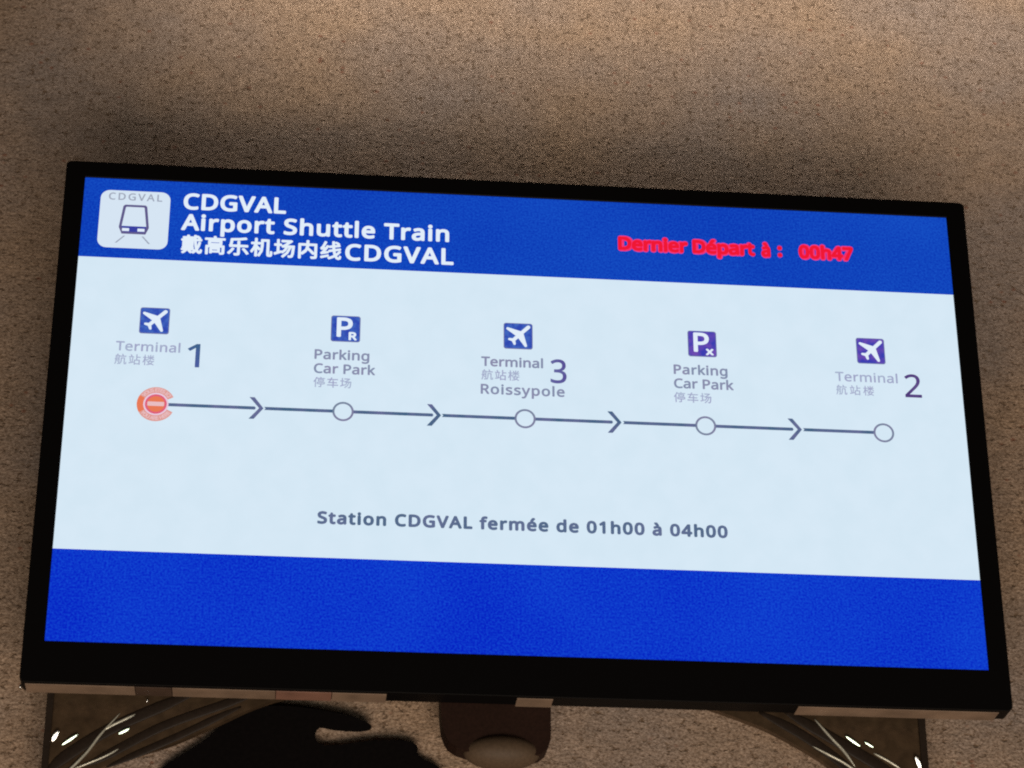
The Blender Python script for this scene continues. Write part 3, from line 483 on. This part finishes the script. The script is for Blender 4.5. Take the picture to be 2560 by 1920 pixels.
link('wall_arm', mesh_from_bm(box(-0.12, 0.12, -0.12, 0.12, -0.135, -0.0785, 0.004), 'wall_arm'), 'chassis', mon)
# reflections in the glossy underside, built as strips of their colours
def lip_reflection(x0, x1, mat, label=None, z0=-0.027, z1=-0.0020):
    o = link('underside_reflection', mesh_from_bm(box(x0, x1, -0.3280, -0.3269, z0, z1, 0.0005), 'underside_reflection'), mat, mon)
    if label:
        o['label'] = label
    return o
lip_reflection(-0.5165, -0.4045, 'lip_reflection')
lip_reflection(-0.4040, -0.3665, 'lip_reflection_dark', 'short dark reflection strip under the lower left edge')
lip_reflection(-0.3660, -0.2595, 'lip_reflection')
lip_reflection(-0.2590, -0.2012, 'lip_reflection_red', 'short red-brown reflection strip under the lower edge')
lip_reflection(-0.2007, -0.1440, 'lip_reflection')
lip_reflection(-0.0074, 0.0306, 'lip_reflection', 'short pale reflection strip above the dark sensor housing')
lip_reflection(0.2912, 0.5079, 'lip_reflection')
link('underside_glint', ellipsoid(-0.5212, -0.3290, -0.008, 0.0016, 0.0030, 0.0030), 'glint_steel', mon)  # bright highlight dots on the underside, made as small polished beads
link('underside_glint', ellipsoid(-0.3925, -0.3300, -0.036, 0.0015, 0.0026, 0.0020), 'glint_steel', mon)

# the lit picture
scr = link('screen', mesh_from_bm(box(-SX, SX, -SY, SY, -0.0038, -0.0002), 'screen'), 'white_panel', mon)

def flat(name, loops, mat, z, offset=0.0):
    return link(name, fill_loops(loops, z, offset, name), mat, scr)
def rect(x0, x1, y0, y1):
    return [(x0, y0), (x1, y0), (x1, y1), (x0, y1)]
Z1, Z2, Z3, Z4 = 0.0001, 0.0004, 0.0007, 0.0010
flat('header_band', [rect(-SX, SX, 0.1782, SY)], 'blue_top', Z1)
flat('footer_band', [rect(-SX, SX, -SY, -0.1770)], 'blue_low', Z1)

# logo tile with the little train
flat('logo_tile', [rounded(-0.4808, -0.4022, 0.1910, 0.2660, 0.0105)], 'tile', Z2)
tr_out = [(-0.4523, 0.2475), (-0.4297, 0.2475), (-0.4277, 0.2457), (-0.4242, 0.2180), (-0.4276, 0.2094), (-0.4544, 0.2094), (-0.4580, 0.2180), (-0.4545, 0.2457)]
tr_in = [(-0.4506, 0.2447), (-0.4314, 0.2447), (-0.4306, 0.2440), (-0.4272, 0.2190), (-0.4296, 0.2121), (-0.4524, 0.2121), (-0.4549, 0.2190), (-0.4516, 0.2440)]
flat('train_outline', [tr_out, tr_in], 'train', Z3)
flat('train_nose', [[(-0.4560, 0.2196), (-0.4262, 0.2196), (-0.4290, 0.2112), (-0.4530, 0.2112)]], 'train_band', Z3 - 0.0001)
flat('train_headlight', [rect(-0.4541, -0.4462, 0.2128, 0.2166)], 'white', Z4)
flat('train_headlight', [rect(-0.4368, -0.4289, 0.2128, 0.2166)], 'white', Z4)
flat('train_rail', [[(-0.4520, 0.2068), (-0.4500, 0.2068), (-0.4590, 0.1974), (-0.4612, 0.1974)]], 'grey', Z3)
flat('train_rail', [[(-0.4318, 0.2068), (-0.4298, 0.2068), (-0.4216, 0.1974), (-0.4238, 0.1974)]], 'grey', Z3)

# every line of writing
for name, body, x0, x1, y, size, weight, colour in [
        ('logo_text', 'CDGVAL', -0.4717, -0.4114, 0.2536, 0.00873, 0.00026, 'grey'),
        ('title_text', 'CDGVAL', -0.3873, -0.2708, 0.2459, 0.01935, 0.00106, 'white'),
        ('title_text', 'Airport Shuttle Train', -0.3883, -0.084, 0.2186, 0.01923, 0.00105, 'white'),
        ('title_text', '戴高乐机场内线', -0.3872, -0.2061, 0.1882, 0.02293, 0.00078, 'white'),
        ('title_text', 'CDGVAL', -0.202, -0.0787, 0.1887, 0.01961, 0.00105, 'white'),
        ('departure_text', 'Dernier', 0.1104, 0.1921, 0.2187, 0.01541, 0.00255, 'red'),
        ('departure_text', 'Départ', 0.1967, 0.2703, 0.2188, 0.01544, 0.00256, 'red'),
        ('departure_text', 'à', 0.2772, 0.2884, 0.2182, 0.01545, 0.00256, 'red'),
        ('departure_text', ':', 0.2964, 0.302, 0.2191, 0.01546, 0.00256, 'red'),
        ('departure_text', '00h47', 0.3211, 0.3857, 0.2182, 0.01548, 0.00256, 'red'),
        ('stop_text', 'Terminal', -0.4508, -0.3801, 0.0615, 0.01095, 0.00035, 'pale'),
        ('stop_text', '航站楼', -0.451, -0.4076, 0.0443, 0.01262, 0.00012, 'pale'),
        ('stop_number', '1', -0.372, -0.3583, 0.0444, 0.02833, 0.00035, 'blue1'),
        ('stop_text', 'Parking', -0.2323, -0.1714, 0.0611, 0.01126, 0.00048, 'label'),
        ('stop_text', 'Car Park', -0.2325, -0.1645, 0.0436, 0.0112, 0.00047, 'label'),
        ('stop_text', '停车场', -0.2324, -0.1905, 0.0259, 0.01237, 0.00017, 'pale'),
        ('stop_text', 'Terminal', -0.0468, 0.0227, 0.0609, 0.01106, 0.0005, 'label'),
        ('stop_text', '航站楼', -0.0464, -0.0038, 0.0436, 0.0125, 0.00017, 'pale'),
        ('stop_text', 'Roissypole', -0.0472, 0.0466, 0.0262, 0.01144, 0.0005, 'label'),
        ('stop_number', '3', 0.0309, 0.049, 0.0432, 0.02861, 0.00045, 'violet'),
        ('stop_text', 'Parking', 0.1701, 0.2313, 0.0607, 0.01112, 0.00051, 'label'),
        ('stop_text', 'Car Park', 0.1699, 0.2376, 0.0431, 0.01131, 0.00048, 'label'),
        ('stop_text', '停车场', 0.1693, 0.2117, 0.0252, 0.01249, 0.00017, 'pale'),
        ('stop_text', 'Terminal', 0.3545, 0.4261, 0.0602, 0.01117, 0.0003, 'pale'),
        ('stop_text', '航站楼', 0.3545, 0.3979, 0.043, 0.01211, 0.00013, 'pale'),
        ('stop_number', '2', 0.4336, 0.4527, 0.0432, 0.02838, 0.0003, 'plum'),
        ('notice_text', 'Station CDGVAL fermée de 01h00 à 04h00', -0.2227, 0.2233, -0.1371, 0.01295, 0.00094, 'notice'),
]:
    link(name, text_mesh(body, x0, x1, y, size, weight, Z3, name), colour, scr)
    if colour == 'red':  # the wide pink letters carry the bloom round the red core
        link('departure_text_core', text_mesh(body, x0 + 0.0002, x1 - 0.0002, y, size, 0.0011, Z4, 'departure_text_core'), 'core', scr)

# square pictograms
def icon(x, kind, mat):
    s = 0.0160
    y = 0.1000
    flat('pictogram_edge', [rounded(x - s - 0.0004, x + s + 0.0004, y - s - 0.0004, y + s + 0.0004, 0.0028)], 'icon_edge', Z2)
    flat('pictogram_square', [rounded(x - s + 0.0006, x + s - 0.0006, y - s + 0.0006, y + s - 0.0006, 0.0022)], mat, Z3)
    if kind == 'plane':
        def limb(p, q, w0, w1):
            p, q = Vector(p), Vector(q)
            d = (q - p).normalized()
            nrm = Vector((-d.y, d.x))
            pts = [p + nrm * w0, p - nrm * w0]
            a = math.atan2(-nrm.y, -nrm.x)
            for i in range(9):
                t = a + math.pi * i / 8
                pts.append(q + Vector((math.cos(t), math.sin(t))) * w1)
            return [(x + v.x * s, y + v.y * s) for v in pts]
        loops = [limb((-0.42, -0.42), (0.72, 0.72), 0.13, 0.14),
                 limb((0.12, 0.12), (-0.74, 0.56), 0.27, 0.10),
                 limb((0.12, 0.12), (0.52, -0.76), 0.27, 0.10),
                 limb((-0.34, -0.34), (-0.62, -0.28), 0.13, 0.09),
                 limb((-0.34, -0.34), (-0.26, -0.64), 0.13, 0.09)]
        bm = bmesh.new()
        for k, lp in enumerate(loops):
            bm.faces.new([bm.verts.new((px, py, Z4 + k * 0.00003)) for px, py in lp])
        bm.normal_update()
        link('aeroplane_symbol', mesh_from_bm(bm, 'aeroplane_symbol'), 'white', scr)
    else:
        link('parking_letter', text_mesh('P', x - 0.0100, x + 0.0078, y - 0.0098, 0.0230, 0.0009, Z4, 'parking_letter'), 'white', scr)
        link('parking_letter', text_mesh(kind, x + 0.0035, x + 0.0128, y - 0.0138, 0.0090, 0.0007, Z4 + 0.0002, 'parking_letter'), 'white', scr)
icon(-0.4104, 'plane', 'icon')
icon(-0.1987, 'R', 'icon')
icon(-0.0052, 'plane', 'icon')
icon(0.2038, 'x', 'icon_violet')
icon(0.3975, 'plane', 'icon_violet')

# the line with its arrowheads and stops
LY = -0.0028
T = 0.0019
def seg(x0, x1, notch=True):
    a = [(x0, LY + T), (x1, LY + T), (x1 + 0.0012, LY), (x1, LY - T), (x0, LY - T)]
    if notch:
        a.append((x0 + 0.0016, LY))
    flat('route_line', [a], 'line', Z2)
for x0, x1, notch in ((-0.3911, -0.2952, False), (-0.2850, -0.2098, True), (-0.1876, -0.1004, False), (-0.0900, -0.0090, True),
                      (0.0134, 0.0990, False), (0.1112, 0.1925, True), (0.2154, 0.3020, False), (0.3138, 0.3940, True)):
    seg(x0, x1, notch)
for tip in (-0.2863, -0.0914, 0.1091, 0.3120):
    w, h, t = 0.0152, 0.0132, 0.0046
    flat('arrowhead', [[(tip - w, LY + h), (tip - w + t + 0.001, LY + h), (tip + 0.0006, LY), (tip - w + t + 0.001, LY - h),
                        (tip - w, LY - h), (tip - t + 0.0004, LY)]], 'line', Z2)
for x in (-0.1987, 0.0022, 0.2040, 0.4055):
    flat('stop_ring', [arc(x, LY, 0.0118, 0, 352.5, 47), arc(x, LY, 0.0094, 0, 352.5, 47)], 'circle', Z2)

# the orange you-are-here ring round the first stop
RX, RY = -0.4027, -0.0028
def sector(r0, r1, a0, a1):
    return arc(RX, RY, r1, a0, a1) + arc(RX, RY, r0, a1, a0)
flat('here_ring', [sector(0.0135, 0.0207, 26, 150)], 'salmon', Z2)
flat('here_ring', [sector(0.0135, 0.0207, 150, 210)], 'orange', Z2)
flat('here_ring', [sector(0.0135, 0.0207, 210, 334)], 'salmon', Z2)
flat('here_halo', [arc(RX, RY, 0.0137, 0, 352.5, 47), arc(RX, RY, 0.0118, 0, 352.5, 47)], 'halo', Z3)
flat('here_circle', [arc(RX, RY, 0.0118, 0, 352.5, 47), arc(RX, RY, 0.0096, 0, 352.5, 47)], 'rose', Z3)
flat('here_disc', [arc(RX, RY, 0.0098, 0, 352.5, 47)], 'orange', Z2)
flat('here_bar', [rounded(RX - 0.0092, RX + 0.0090, RY - 0.0025, RY + 0.0027, 0.001, 3)], 'pink', Z4)
def arc_text(body, r, a0, a1, size, inward):
    """letters standing on a circle, read clockwise along the top or anticlockwise along the bottom"""
    lay = text_loops(body, size)
    total = lay[-1][0] + GLYPHS[body[-1]][0] / 1000
    loops = []
    for x, cs in lay:
        ad = 0.35
        t = (x + ad) / total
        a = R(a0 + (a1 - a0) * t)
        for c in cs:
            lp = []
            for px, py in c:
                u, v = (px - ad) * size, py * size
                if not inward:
                    rad = Vector((math.cos(a), math.sin(a)))
                    tan = Vector((math.sin(a), -math.cos(a)))
                    q = rad * (r + v) + tan * u
                else:
                    rad = Vector((-math.cos(a), -math.sin(a)))
                    tan = Vector((-math.sin(a), math.cos(a)))
                    q = -rad * r + rad * v + tan * u
                lp.append((RX + q.x, RY + q.y))
            loops.append(lp)
    return fill_loops(loops, Z3, 0.00022, 'here_text')
link('here_text', arc_text('VOUS ÊTES ICI' if 'Ê' in GLYPHS else 'VOUS ETES ICI', 0.0152, 146, 32, 0.0040, False), 'pink', scr)
link('here_text', arc_text('YOU ARE HERE', 0.0191, 214, 328, 0.0040, True), 'pink', scr)

# ================================================================== THE ARCHED PANEL UNDER THE DISPLAY
PZ = -0.044
arch = empty('arched_panel', M @ Matrix.Translation((0, -0.33, PZ)), 'dark glossy metal panel with modelled reflection streaks and an arched opening, hanging below the display on both sides', 'bracket')
dl = lambda pts: [(x, y + 0.33) for x, y in pts]
left_arch = smooth_path(dl([(-0.4990, -0.4550), (-0.4753, -0.4308), (-0.4563, -0.4132), (-0.4168, -0.3928), (-0.3684, -0.3755), (-0.3361, -0.3602), (-0.3119, -0.3475), (-0.2875, -0.3344), (-0.2587, -0.3224), (-0.2300, -0.3150)]))
right_arch = smooth_path(dl([(0.2005, -0.3160), (0.2361, -0.3282), (0.2659, -0.3398), (0.2996, -0.3580), (0.3246, -0.3737), (0.3452, -0.3908), (0.3613, -0.4079), (0.3800, -0.4300)]))
link('panel_plate', slab([(-0.4956, 0.022), (-0.4956, -0.125)] + left_arch + right_arch + [(0.3900, -0.125), (0.4368, -0.125), (0.4368, 0.022)],
                         -0.009, 0.0, 'panel_plate'), 'panel', arch)
# dark return edge down each outer side
link('edge_strip', mesh_from_bm(box(-0.4966, -0.4895, -0.124, 0.020, 0.0004, 0.0030, 0.0006), 'edge_strip'), 'dark_band', arch)
link('edge_strip', mesh_from_bm(box(0.4300, 0.4376, -0.124, 0.020, 0.0004, 0.0030, 0.0006), 'edge_strip'), 'dark_band', arch)
def bead(pts, wd, ht, mat, name='light_streak'):  # pale and dark beads stand in for streaks reflected in the panel
    return link(name, ridge(dl(pts), wd, ht, 0.0002, name), mat, arch)
bead([(-0.4928, -0.4112), (-0.4740, -0.3914), (-0.4312, -0.3607), (-0.3793, -0.3340), (-0.3400, -0.3150)], 0.0065, 0.0012, 'dark_band', 'dark_streak')
bead([(-0.4500, -0.3990), (-0.4276, -0.3861), (-0.3750, -0.3550), (-0.3128, -0.3290), (-0.2798, -0.3160)], 0.0050, 0.0010, 'dark_band', 'dark_streak')
bead([(-0.4300, -0.4010), (-0.4000, -0.3860), (-0.3600, -0.3660), (-0.3250, -0.3470), (-0.2950, -0.3310)], 0.0040, 0.0010, 'dark_band', 'dark_streak')
bead([(0.2572, -0.3200), (0.2997, -0.3424), (0.3412, -0.3723), (0.3654, -0.3981)], 0.0055, 0.0010, 'dark_band', 'dark_streak')
bead([(0.2835, -0.3175), (0.3257, -0.3416), (0.3759, -0.3713), (0.4090, -0.3925)], 0.0065, 0.0012, 'dark_band', 'dark_streak')
bead([(-0.4800, -0.4180), (-0.4688, -0.4063), (-0.4519, -0.3865), (-0.4390, -0.3666), (-0.4201, -0.3421)], 0.0015, 0.0028, 'light_streak')
bead([(-0.4382, -0.3633), (-0.4282, -0.3563), (-0.4150, -0.3490), (-0.4023, -0.3419)], 0.0017, 0.0022, 'light_streak')
bead([(-0.4630, -0.4038), (-0.4334, -0.3901), (-0.4176, -0.3800)], 0.0012, 0.0020, 'light_streak')
bead([(0.3170, -0.3261), (0.3320, -0.3449), (0.3463, -0.3609), (0.3581, -0.3785)], 0.0016, 0.0028, 'light_streak')
bead([(0.3131, -0.3567), (0.3295, -0.3656), (0.3455, -0.3742), (0.3620, -0.3861), (0.3750, -0.3990)], 0.0016, 0.0026, 'light_streak')
bead([(0.3790, -0.3625), (0.3930, -0.3700), (0.4078, -0.3795)], 0.0014, 0.0018, 'light_streak')
def lens(name, cx, cy, length, width, ang, n, mat='glint_steel'):
    """a low polished boss, long axis at ang, added and tilted along n to catch the lamp"""
    bm = bmesh.new()
    bmesh.ops.create_uvsphere(bm, u_segments=20, v_segments=10, radius=1)
    nz = Vector(n).normalized()
    ax = Vector((math.cos(R(ang)), math.sin(R(ang)), 0))
    ax = (ax - nz * ax.dot(nz)).normalized()
    ay = nz.cross(ax)
    for v in bm.verts:
        v.co = Vector((cx, cy + 0.33, 0.0028)) + ax * v.co.x * length + ay * v.co.y * width + nz * v.co.z * width * 0.22
    return link(name, mesh_from_bm(bm, name, True), mat, arch)
NL, NR = (0.114, -0.465, 0.878), (-0.167, -0.464, 0.870)  # midway between lamp and camera, so the added glints flash in this view
lens('rim_glint', -0.4848, -0.3698, 0.0068, 0.0026, 68, NL)
lens('rim_glint', 0.4262, -0.3725, 0.0076, 0.0024, -72, NR)
lens('glint', -0.4695, -0.3732, 0.0100, 0.0017, 40, NL, 'green_glint_steel')
lens('glint', -0.4146, -0.3624, 0.0066, 0.0019, 32, NL, 'green_glint_steel')
lens('glint', 0.3568, -0.3506, 0.0100, 0.0016, -37, NR, 'green_glint_steel')
lens('glint', 0.3742, -0.3541, 0.0056, 0.0011, -32, NR, 'green_glint_steel')

# ================================================================== DARK REFLECTION IN THE LEFT OF THE ARCH, BUILT AS A BLACK SOLID
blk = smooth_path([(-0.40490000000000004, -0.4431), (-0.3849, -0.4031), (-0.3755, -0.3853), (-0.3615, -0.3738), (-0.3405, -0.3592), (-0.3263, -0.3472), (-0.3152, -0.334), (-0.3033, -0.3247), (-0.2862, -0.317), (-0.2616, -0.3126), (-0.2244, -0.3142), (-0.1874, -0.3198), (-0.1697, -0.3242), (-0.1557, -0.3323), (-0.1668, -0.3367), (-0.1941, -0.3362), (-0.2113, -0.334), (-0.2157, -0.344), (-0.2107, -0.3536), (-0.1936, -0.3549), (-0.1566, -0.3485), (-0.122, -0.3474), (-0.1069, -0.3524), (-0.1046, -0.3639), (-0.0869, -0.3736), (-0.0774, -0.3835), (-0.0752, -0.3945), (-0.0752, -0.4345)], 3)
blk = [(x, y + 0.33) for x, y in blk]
bo = link('dark_reflection_shape', slab(blk, -0.007, 0.0, 'dark_reflection_shape', 0.0), 'reflection_black')
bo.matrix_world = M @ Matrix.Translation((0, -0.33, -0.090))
bo['label'] = 'dark reflection built as a black curved solid with a narrow pointed prong, under the left half of the display'
bo['category'] = 'reflection'

# ================================================================== SENSOR HOUSING IN THE MIDDLE
sens = empty('sensor_housing', M @ Matrix.Translation((-0.027, -0.33, -0.030)), 'dark brown rounded box with a paler domed lens, below the middle of the display', 'sensor')
outl = [(-0.0861, 0.014), (-0.0849, -0.010), (-0.0836, -0.0211), (-0.0800, -0.0310), (-0.0762, -0.0375), (-0.0683, -0.0430), (-0.0560, -0.0470), (-0.0380, -0.0490),
        (-0.0150, -0.0500), (0.0080, -0.0500), (0.0200, -0.0480), (0.0268, -0.0420), (0.0303, -0.0335), (0.0311, -0.0255), (0.0311, 0.014)]
outl = [(x + 0.027, y) for x, y in outl]
link('housing', slab(outl, -0.030, -0.001, 'housing', 0.0), 'housing', sens)
link('dome_lens', ellipsoid(-0.0202 + 0.027, -0.0440, -0.012, 0.0410, 0.0185, 0.022), 'dome', sens)
